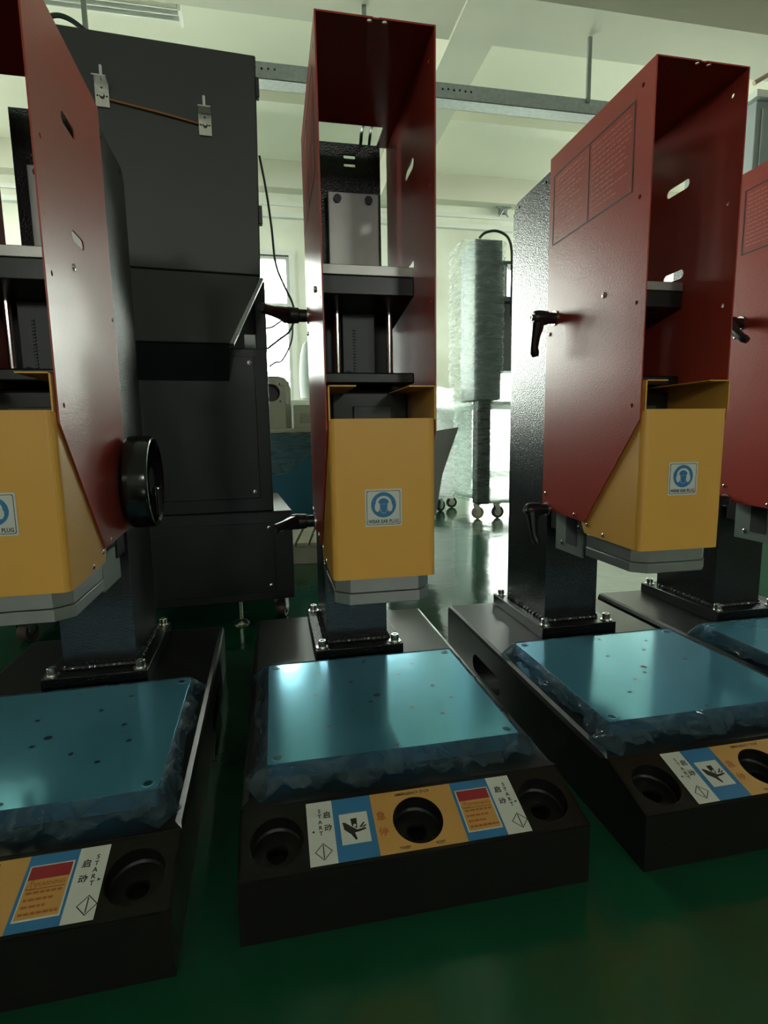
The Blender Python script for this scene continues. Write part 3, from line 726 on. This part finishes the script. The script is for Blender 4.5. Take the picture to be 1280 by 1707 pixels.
ubo = ub.build('upper_box', 'cab_grey', cab, bevel=.003)
# tapered lower front of the upper box
tp = MB(); Y0, Y1 = -.02, .20
tp.add([(-.50, Y0, .854), (-.0538, Y0, .850), (-.130, Y0-.030, .690), (-.47, Y0-.030, .690), (-.50, Y1, .854), (-.0538, Y1, .850), (-.130, .0, .688), (-.47, .0, .688)],
       [(3,2,1,0), (4,5,6,7), (0,1,5,4), (2,6,5,1), (3,0,4,7), (7,6,2,3)])
tp.build('tapered_front', 'cab_grey', cab, bevel=.002)
st = MB(); st.add([(-.0538, Y0-.003, .848), (-.0468, Y0-.003, .845), (-.1225, Y0-.033, .690), (-.132, Y0-.033, .690), (-.0538, Y0+.02, .848), (-.0468, Y0+.02, .845), (-.1225, Y0+.01, .690), (-.132, Y0+.01, .690)],
       [(3,2,1,0), (4,5,6,7), (1,2,6,5), (0,4,7,3), (0,1,5,4), (3,7,6,2)])
st.build('edge_strip', 'alu', cab)
lp = MB(); lp.add([(-.47, Y0-.028, .688), (-.131, Y0-.028, .688), (-.137, -.002, .608), (-.46, -.002, .608), (-.47, .002, .688), (-.131, .002, .688), (-.137, .003, .608), (-.46, .003, .608)],
       [(3,2,1,0), (4,5,6,7), (0,1,5,4), (2,3,7,6), (1,2,6,5), (0,3,7,4)])
lp.build('lower_lip', 'cab_black', cab)
MB().box(-.068, -.040, .06, .09, .689, .86).build('rear_post', 'cab_black', cab, bevel=.002)
MB().box(-.50, -.048, .09, .38, .736, .856).box(-.50, -.095, .09, .38, .689, .736).build('rear_body', 'cab_black', cab)
for z, hx in ((1.255, -.047), (.985, -.052)): MB().box(hx, hx+.008, -.026, -.008, z-.020, z+.020).build('hinge', 'cab_black', cab, bevel=.001)
for x, z in ((-.3655, 1.198), (-.1600, 1.166)):
    bm_ = MB(); Fb = bm_.frame((x, -.0245, z), (1,0,0), (0,0,1), (0,1,0))
    bm_.sheet(rrect(-.0135, .0135, -.025, .022, .0005), [circle(0, -.004, .0055, 12), circle(-.009, -.004, .0020, 8), circle(.009, -.004, .0020, 8), circle(0, .012, .002, 8)], .0025, Fb)
    bm_.box(x-.0135, x+.0135, -.052, -.022, z+.020, z+.0225)
    br = bm_.build('small_bracket', 'steel', cab)
    MB().lathe((x, -.025, z-.004), (0,-1,0), [(.0038, -.001), (.0038, .006), (.0001, .0061)], 10).build('stud', 'steel', br)
    sl = MB(); Fs = sl.frame((x, -.0206, z+.045), (1,0,0), (0,0,1), (0,-1,0)); sl.sheet([(b_, a_) for a_, b_ in slot(0, 0, .022, .0028)][::-1], [], .0004, Fs)
    sl.build('painted_slot_light', 'white_print', br)  # white sheet painted as the daylight showing through the slot
MB().tube([(-.352, -.026, 1.188), (-.26, -.027, 1.176), (-.173, -.026, 1.163)], .0020, 8).build('copper_wire', 'copper', cab)
MB().tube(spline([(-.56, .22, 1.31), (-.545, .22, 1.44), (-.50, .22, 1.485), (-.45, .22, 1.475), (-.40, .22, 1.42), (-.38, .22, 1.31)]), .006, 8).build('top_hose', 'cable', cab)
for x in (-.138, -.535):
    q = MB(); q.lathe((x, .012, 0), (0,0,1), [(.0001, 0), (.020, 0), (.020, .003), (.013, .010), (.006, .013), (.0045, .014), (.0045, .06)], 24)
    q.build('levelling_foot', 'steel', cab)
def castor(par, x, y, r, top, tyre='tyre', rot=0.0, wd=.012):
    q = MB(); q.use('steel').box(x-.020, x+.020, y-.020, y+.020, top-.003, top)
    ca, sa = math.cos(rot), math.sin(rot)
    for s in (-1, 1):
        ox, oy = -sa*s*(wd+.003), ca*s*(wd+.003)
        q.add([(x+ox-ca*.016, y+oy-sa*.016, top-.003), (x+ox+ca*.016, y+oy+sa*.016, top-.003), (x+ox+ca*.012+ca*.01, y+oy+sa*.012+sa*.01, r), (x+ox+ca*.0, y+oy+sa*.0, r*.8)], [(0,1,2,3),(3,2,1,0)])
    o = q.build('castor', None, par)
    wx, wy = x+ca*.008, y+sa*.008
    d = Vector((-sa, ca, 0)); c0 = Vector((wx, wy, r))-d*wd
    t = MB(); t.use(tyre).lathe(c0, d, [(r*.62, 0), (r*.92, .0), (r, wd*.4), (r, wd*1.6), (r*.92, wd*2), (r*.62, wd*2)], 28)
    t.use('steel').lathe(c0, d, [(.0001, wd*.4), (r*.2, 0), (r*.25, wd*.3), (r*.62, wd*.3), (r*.62, wd*1.7), (r*.25, wd*1.7), (r*.2, wd*2), (.0001, wd*1.6)], 20)
    t.build('wheel', None, o)
for x, y in ((-.034, .035), (-.636, .035), (-.034, .43), (-.636, .43)): castor(cab, x, y, .024, .06, rot=1.2)

c2 = empty('added_cabinet', (-1.95, 1.7, 0), 0, 'plain charcoal cabinet added out of view to block floor reflections, left of the tall control cabinet', 'cabinet')  # hidden block, added to keep window glare off the floor at left
MB().box(0, 1.05, 0, .5, .03, 1.05).build('body', 'cab_black', c2, bevel=.004); MB().box(.02, 1.03, .03, .47, 0, .03).build('kick_base', 'cab_black', c2)
MB().box(.03, .515, -.012, 0, .06, 1.02).build('door', 'cab_black', c2, bevel=.002); MB().box(.535, 1.02, -.012, 0, .06, 1.02).build('door', 'cab_black', c2, bevel=.002)

# loose cables beside the cabinet
tag(MB().tube(spline([(-.133, 1.25, 1.271), (-.118, 1.25, 1.18), (-.107, 1.25, 1.08), (-.099, 1.25, .98), (-.075, 1.25, .915), (-.055, 1.25, .871), (-.050, 1.25, .83), (-.066, 1.25, .79), (-.100, 1.25, .763), (-.134, 1.25, .737)]), .0032, 8)
    .build('power_cable', 'cable'), 'black cable hanging in an S beside the charcoal cabinet in front of the window', 'cable')
tag(MB().tube(spline([(-.135, 1.27, .800), (-.115, 1.27, .805), (-.090, 1.27, .822), (-.06, 1.27, .84), (-.056, 1.27, .80), (-.063, 1.27, .758), (-.090, 1.27, .708), (-.112, 1.27, .700), (-.130, 1.27, .688)]), .0026, 8)
    .build('power_cable', 'cable'), 'thin black cable looping low beside the charcoal cabinet, below the hanging one', 'cable')

# ------------------------------------------------------------------ beige machine with wrapped blue base
bg_ = empty('moulding_machine', (0, 2.3, 0), 0, 'beige machine frame on a film-wrapped blue base, between cabinet and middle press', 'machine')
pm = MB(); F = pm.frame((0, 0, 0), (1,0,0), (0,0,1), (0,1,0))
hd_ = [(-.45, .52), (-.060, .52), (-.060, .700)] + [(-.100+.040*math.cos(R(a)), .700+.040*math.sin(R(a))) for a in (0, 30, 60, 90)] + [(-.45, .740)]
pm.sheet(hd_, [circle(-.126, .690, .042, 28)], .05, F); pm.build('end_plate', 'beige', bg_, smooth=30, bevel=.003)
pm = MB(); F = pm.frame((0, .05, 0), (1,0,0), (0,0,1), (0,1,0))
hd_ = [(-.42, .52), (-.030, .52), (-.030, .700)] + [(-.090+.060*math.cos(R(a)), .715+.060*math.sin(R(a))) for a in (0, 30, 60, 90)] + [(-.42, .775)]
pm.sheet(hd_, [], .18, F); pm.build('body', 'beige_dark', bg_, smooth=30, bevel=.004)
MB().cyl((-.126, .045, .690), (-.126, .049, .690), .043, n=28).build('bore', 'tyre', bg_)
for a in range(4): MB().cyl((-.126+.058*math.cos(a*1.57+.8), -.002, .690+.058*math.sin(a*1.57+.8)), (-.126+.058*math.cos(a*1.57+.8), .003, .690+.058*math.sin(a*1.57+.8)), .004, n=8).build('bolt', 'dark', bg_)
pb = MB()
for i in range(7): pb.tube(spline([(-.17+i*.022, .06, .742), (-.16+i*.02, .05, .785+.01*(i % 2)), (-.14+i*.018, .06, .760)], 4), .006, 6)
pb.build('crumpled_plastic', 'film_thin', bg_, kind='stuff')
bx = MB().box(-.020, .20, .0, .12, .518, .632); bx.build('top_box', 'beige', bg_, bevel=.004)
MB().box(.01, .20, -.004, .0, .545, .590).build('drawer_front', 'beige_dark', bg_, bevel=.002)
MB().box(-1.35, .30, -.03, .5, .495, .518).build('table_top', 'beige', bg_, bevel=.003)  # top and base run on unseen to the left, added to block floor reflections
MB().box(-1.35, .30, -.01, .5, .045, .495).build('blue_base', 'blue_paint', bg_, bevel=.003)
MB().box(-1.30, .30, -.02, .5, .0, .045).build('skid', 'beige', bg_, bevel=.002)
vs = []; fs = []; nx, nz = 50, 14
for j in range(nz):
    for i in range(nx):
        x = -.45+.75*i/(nx-1); lo = .24+.17*max(0, min(1, (x+.20)/.32))+.015*math.sin(x*30)
        z = .50-(.50-lo)*j/(nz-1); y = -.033-.012*math.sin(j*1.1+x*14)*.5-.006*math.sin(x*70+j*1.7)
        vs.append((x, y, z))
for j in range(nz-1):
    for i in range(nx-1): a = j*nx+i; fs.append((a, a+nx, a+nx+1, a+1))
MB().add(vs, fs).build('film_drape', 'film_thin', bg_, smooth=180)

# pale skid and crate on the floor seen between cabinet and middle press
pt = empty('floor_crate', (-.02, 1.75, 0), R(-8), 'low pale crate on the floor behind the middle press', 'crate')
for i in range(4): MB().box(-.06+i*.05, -.02+i*.05, -.2, .35, .07, .085).build('slat', 'pallet', pt, bevel=.002)
for y in (-.18, .08, .30): MB().box(-.06, .13, y, y+.04, 0, .069).build('bearer', 'pallet', pt, bevel=.002)

# plain rounded form for an unclear white shape at the window
bgm = MB(); rnd = random.Random(9); prof = [(.005, 0), (.03, -.03), (.05, -.10), (.062, -.20), (.066, -.33), (.060, -.44), (.03, -.46), (.001, -.462)]
bgm.lathe((0, 0, 0), (0, 0, 1), prof, 24)
bo = bgm.build('white_form', 'machine_white'); bo.location = (.165, 4.0, 1.22)
tag(bo, 'white upright sack in front of the back window, behind the beige machine', 'form')
tag(MB().box(.02, .36, 3.85, 4.15, 0, .757).build('side_bench', 'beige', bevel=.004), 'beige bench behind the beige machine carrying the white sack', 'bench')

# ------------------------------------------------------------------ film wrapped machines on castors
def wrap_surface(x0, x1, y0, y1, z0, z1, seed, puff, topf=None, amp=.008):
    """closed loop of stretch film around a box"""
    rnd = random.Random(seed); per = []
    def edge(a, b, k): per.extend([(a[0]+(b[0]-a[0])*i/k, a[1]+(b[1]-a[1])*i/k) for i in range(k)])
    ka = max(10, int((x1-x0)/.010)); kb = max(8, int((y1-y0)/.02))
    edge((x0-puff, y0-puff), (x1+puff, y0-puff), ka); edge((x1+puff, y0-puff), (x1+puff, y1+puff), kb)
    edge((x1+puff, y1+puff), (x0-puff, y1+puff), ka); edge((x0-puff, y1+puff), (x0-puff, y0-puff), kb)
    N = len(per); rows = max(8, int((z1-z0)/.006)); cx, cy = (x0+x1)/2, (y0+y1)/2; vs = []
    ph = [rnd.uniform(0, 6.28) for _ in range(6)]
    for r in range(rows+1):
        t = r/rows
        for i, (x, y) in enumerate(per):
            top = z1 if topf is None else topf(x, y)
            z = z0+(top-z0)*t
            u = i/N*2*math.pi
            d = amp*(.5*math.sin(z*170+5*math.sin(u*3+ph[0])+i*.35)+.5*math.sin(z*95-i*.55+ph[1])+.5*math.sin(z*260+i*.9+ph[2])*.6)
            dx, dy = x-cx, y-cy; L = math.hypot(dx, dy)
            vs.append((x+dx/L*d, y+dy/L*d, z))
    # the film is wound round the front and the two flanks
    fs = [(r*N+i, r*N+(i+1) % N, (r+1)*N+(i+1) % N, (r+1)*N+i) for r in range(rows) for i in range(N) if not ka+kb <= i < 2*ka+kb]
    mb = MB(); mb.add(vs, fs)
    return mb

wt = empty('wrapped_machine', (0, 0, 0), 0, 'tall dark column machine wrapped in clear stretch film, on a wrapped base with castors', 'machine')
MB().box(.952, 1.105, 2.40, 2.62, .66, 1.487).build('column', 'wrap_dark', wt, bevel=.003)
MB().box(.975, 1.05, 2.405, 2.48, .085, .66).build('corner_frame', 'cab_black', wt, bevel=.003)
fm = MB().box(1.05, 1.55, 2.42, 3.0, .085, .11).box(1.05, 1.55, 2.42, 3.0, .635, .655)
for a, b in ((1.05, 2.96), (1.51, 2.42), (1.51, 2.96)): fm.box(a, a+.04, b, b+.04, .11, .635)
fm.build('base_frame', 'machine_white', wt, bevel=.004)
wrap_surface(.895, 1.105, 2.40, 2.62, .66, 1.48, 1, .010, amp=.005).build('tower_film', 'film_thin', wt, smooth=180)
wrap_surface(1.05, 1.55, 2.42, 3.0, .09, .66, 2, .012, lambda x, y: .665+.02*math.sin(x*9), amp=.007).build('base_film', 'film', wt, smooth=180)
wrap_surface(.975, 1.05, 2.405, 3.0, .09, .68, 5, .004, amp=.003).build('corner_film', 'film_thin', wt, smooth=180)
MB().tube(spline([(.968, 2.38, 1.485), (1.00, 2.38, 1.512), (1.06, 2.38, 1.524), (1.12, 2.38, 1.500), (1.146, 2.38, 1.44), (1.150, 2.38, 1.33), (1.150, 2.38, 1.1)]), .007, 8).build('flexible_hose', 'cable', wt)
cl = MB(); cl.use('alu_mill').cyl((1.130, 2.43, 1.20), (1.130, 2.43, 1.37), .016, n=16); cl.use('wrap_dark').box(1.108, 1.20, 2.40, 2.50, 1.18, 1.205).box(1.108, 1.20, 2.40, 2.50, 1.37, 1.385)
cl.build('air_cylinder', None, wt)
MB().box(1.115, 1.30, 2.44, 2.58, .82, 1.18).build('drive_unit', 'wrap_dark', wt, bevel=.004)
for x, y in ((.985, 2.44), (1.105, 2.44), (1.45, 2.44), (1.45, 2.95), (1.0, 2.95)): castor(wt, x, y, .036, .085, 'tyre_tan' if x < 1 else 'tyre', rot=.0)

w2 = empty('wrapped_machine', (0, 0, 0), 0, 'low machine base fully wrapped in white stretch film, left of the wrapped tower', 'machine')
fm = MB().box(.55, .930, 2.75, 3.2, .085, .11).box(.55, .930, 2.75, 3.2, .62, .64)
for a, b in ((.55, 2.75), (.55, 3.16), (.89, 3.16)): fm.box(a, a+.04, b, b+.04, .11, .62)
fm.build('frame', 'machine_white', w2, bevel=.004)
wrap_surface(.55, .930, 2.72, 3.2, .09, .66, 3, .012, lambda x, y: .70+.055*math.sin((x-.62)*4.2)+.012*math.sin(x*40+y*9), amp=.008).build('stretch_film', 'film', w2, smooth=180)
for x, y in ((.88, 2.80), (.62, 2.80), (.9, 3.1), (.62, 3.1)): castor(w2, x, y, .036, .085, rot=.6)

# tapered hammertone chute behind the middle press
tq = MB(); tq.add([(.30, 1.6, .465), (.589, 1.6, .504), (.523, 1.6, .322), (.495, 1.6, .156), (.30, 1.6, .156), (.30, 1.66, .465), (.589, 1.66, .504), (.523, 1.66, .322), (.495, 1.66, .156), (.30, 1.66, .156)],
   [(0,4,3,2,1), (5,6,7,8,9), (0,1,6,5), (1,2,7,6), (2,3,8,7), (3,4,9,8), (4,0,5,9)])
tq2 = empty('chute', (0, 0, 0), 0, 'grey hammertone tapered plate standing behind the yellow hood of the middle press', 'chute')
tq.build('tapered_plate', 'hammer', tq2, bevel=.003, smooth=0)
MB().box(.33, .36, 1.66, 1.69, 0, .46).build('leg', 'cab_black', tq2); MB().box(.43, .46, 1.66, 1.69, 0, .46).build('leg', 'cab_black', tq2)
MB().box(.30, .49, 1.62, 1.76, 0, .02).build('foot', 'cab_black', tq2)

# grey steel locker and pipe at the right
lk = empty('steel_locker', (2.42, 2.2, 0), 0, 'tall grey steel locker at the right edge behind the presses', 'cabinet')
MB().box(0, .8, 0, .5, 0, 2.18).build('body', 'pillar', lk, bevel=.004)
MB().box(-.03, .83, -.03, .53, 2.18, 2.215).build('top_cap', 'frame', lk, bevel=.003)
MB().box(.03, .395, -.012, 0, .08, 2.14).build('door', 'pillar', lk, bevel=.003); MB().box(.405, .77, -.012, 0, .08, 2.14).build('door', 'pillar', lk, bevel=.003)
tag(MB().tube([(2.30, 2.1, 2.19), (2.9, 2.0, 2.52)], .011, 10).build('red_pipe', 'tyre_tan'), 'thin reddish pipe slanting above the grey locker', 'pipe')

for o in bpy.data.objects:
    if 'shift' in o: del o['shift']
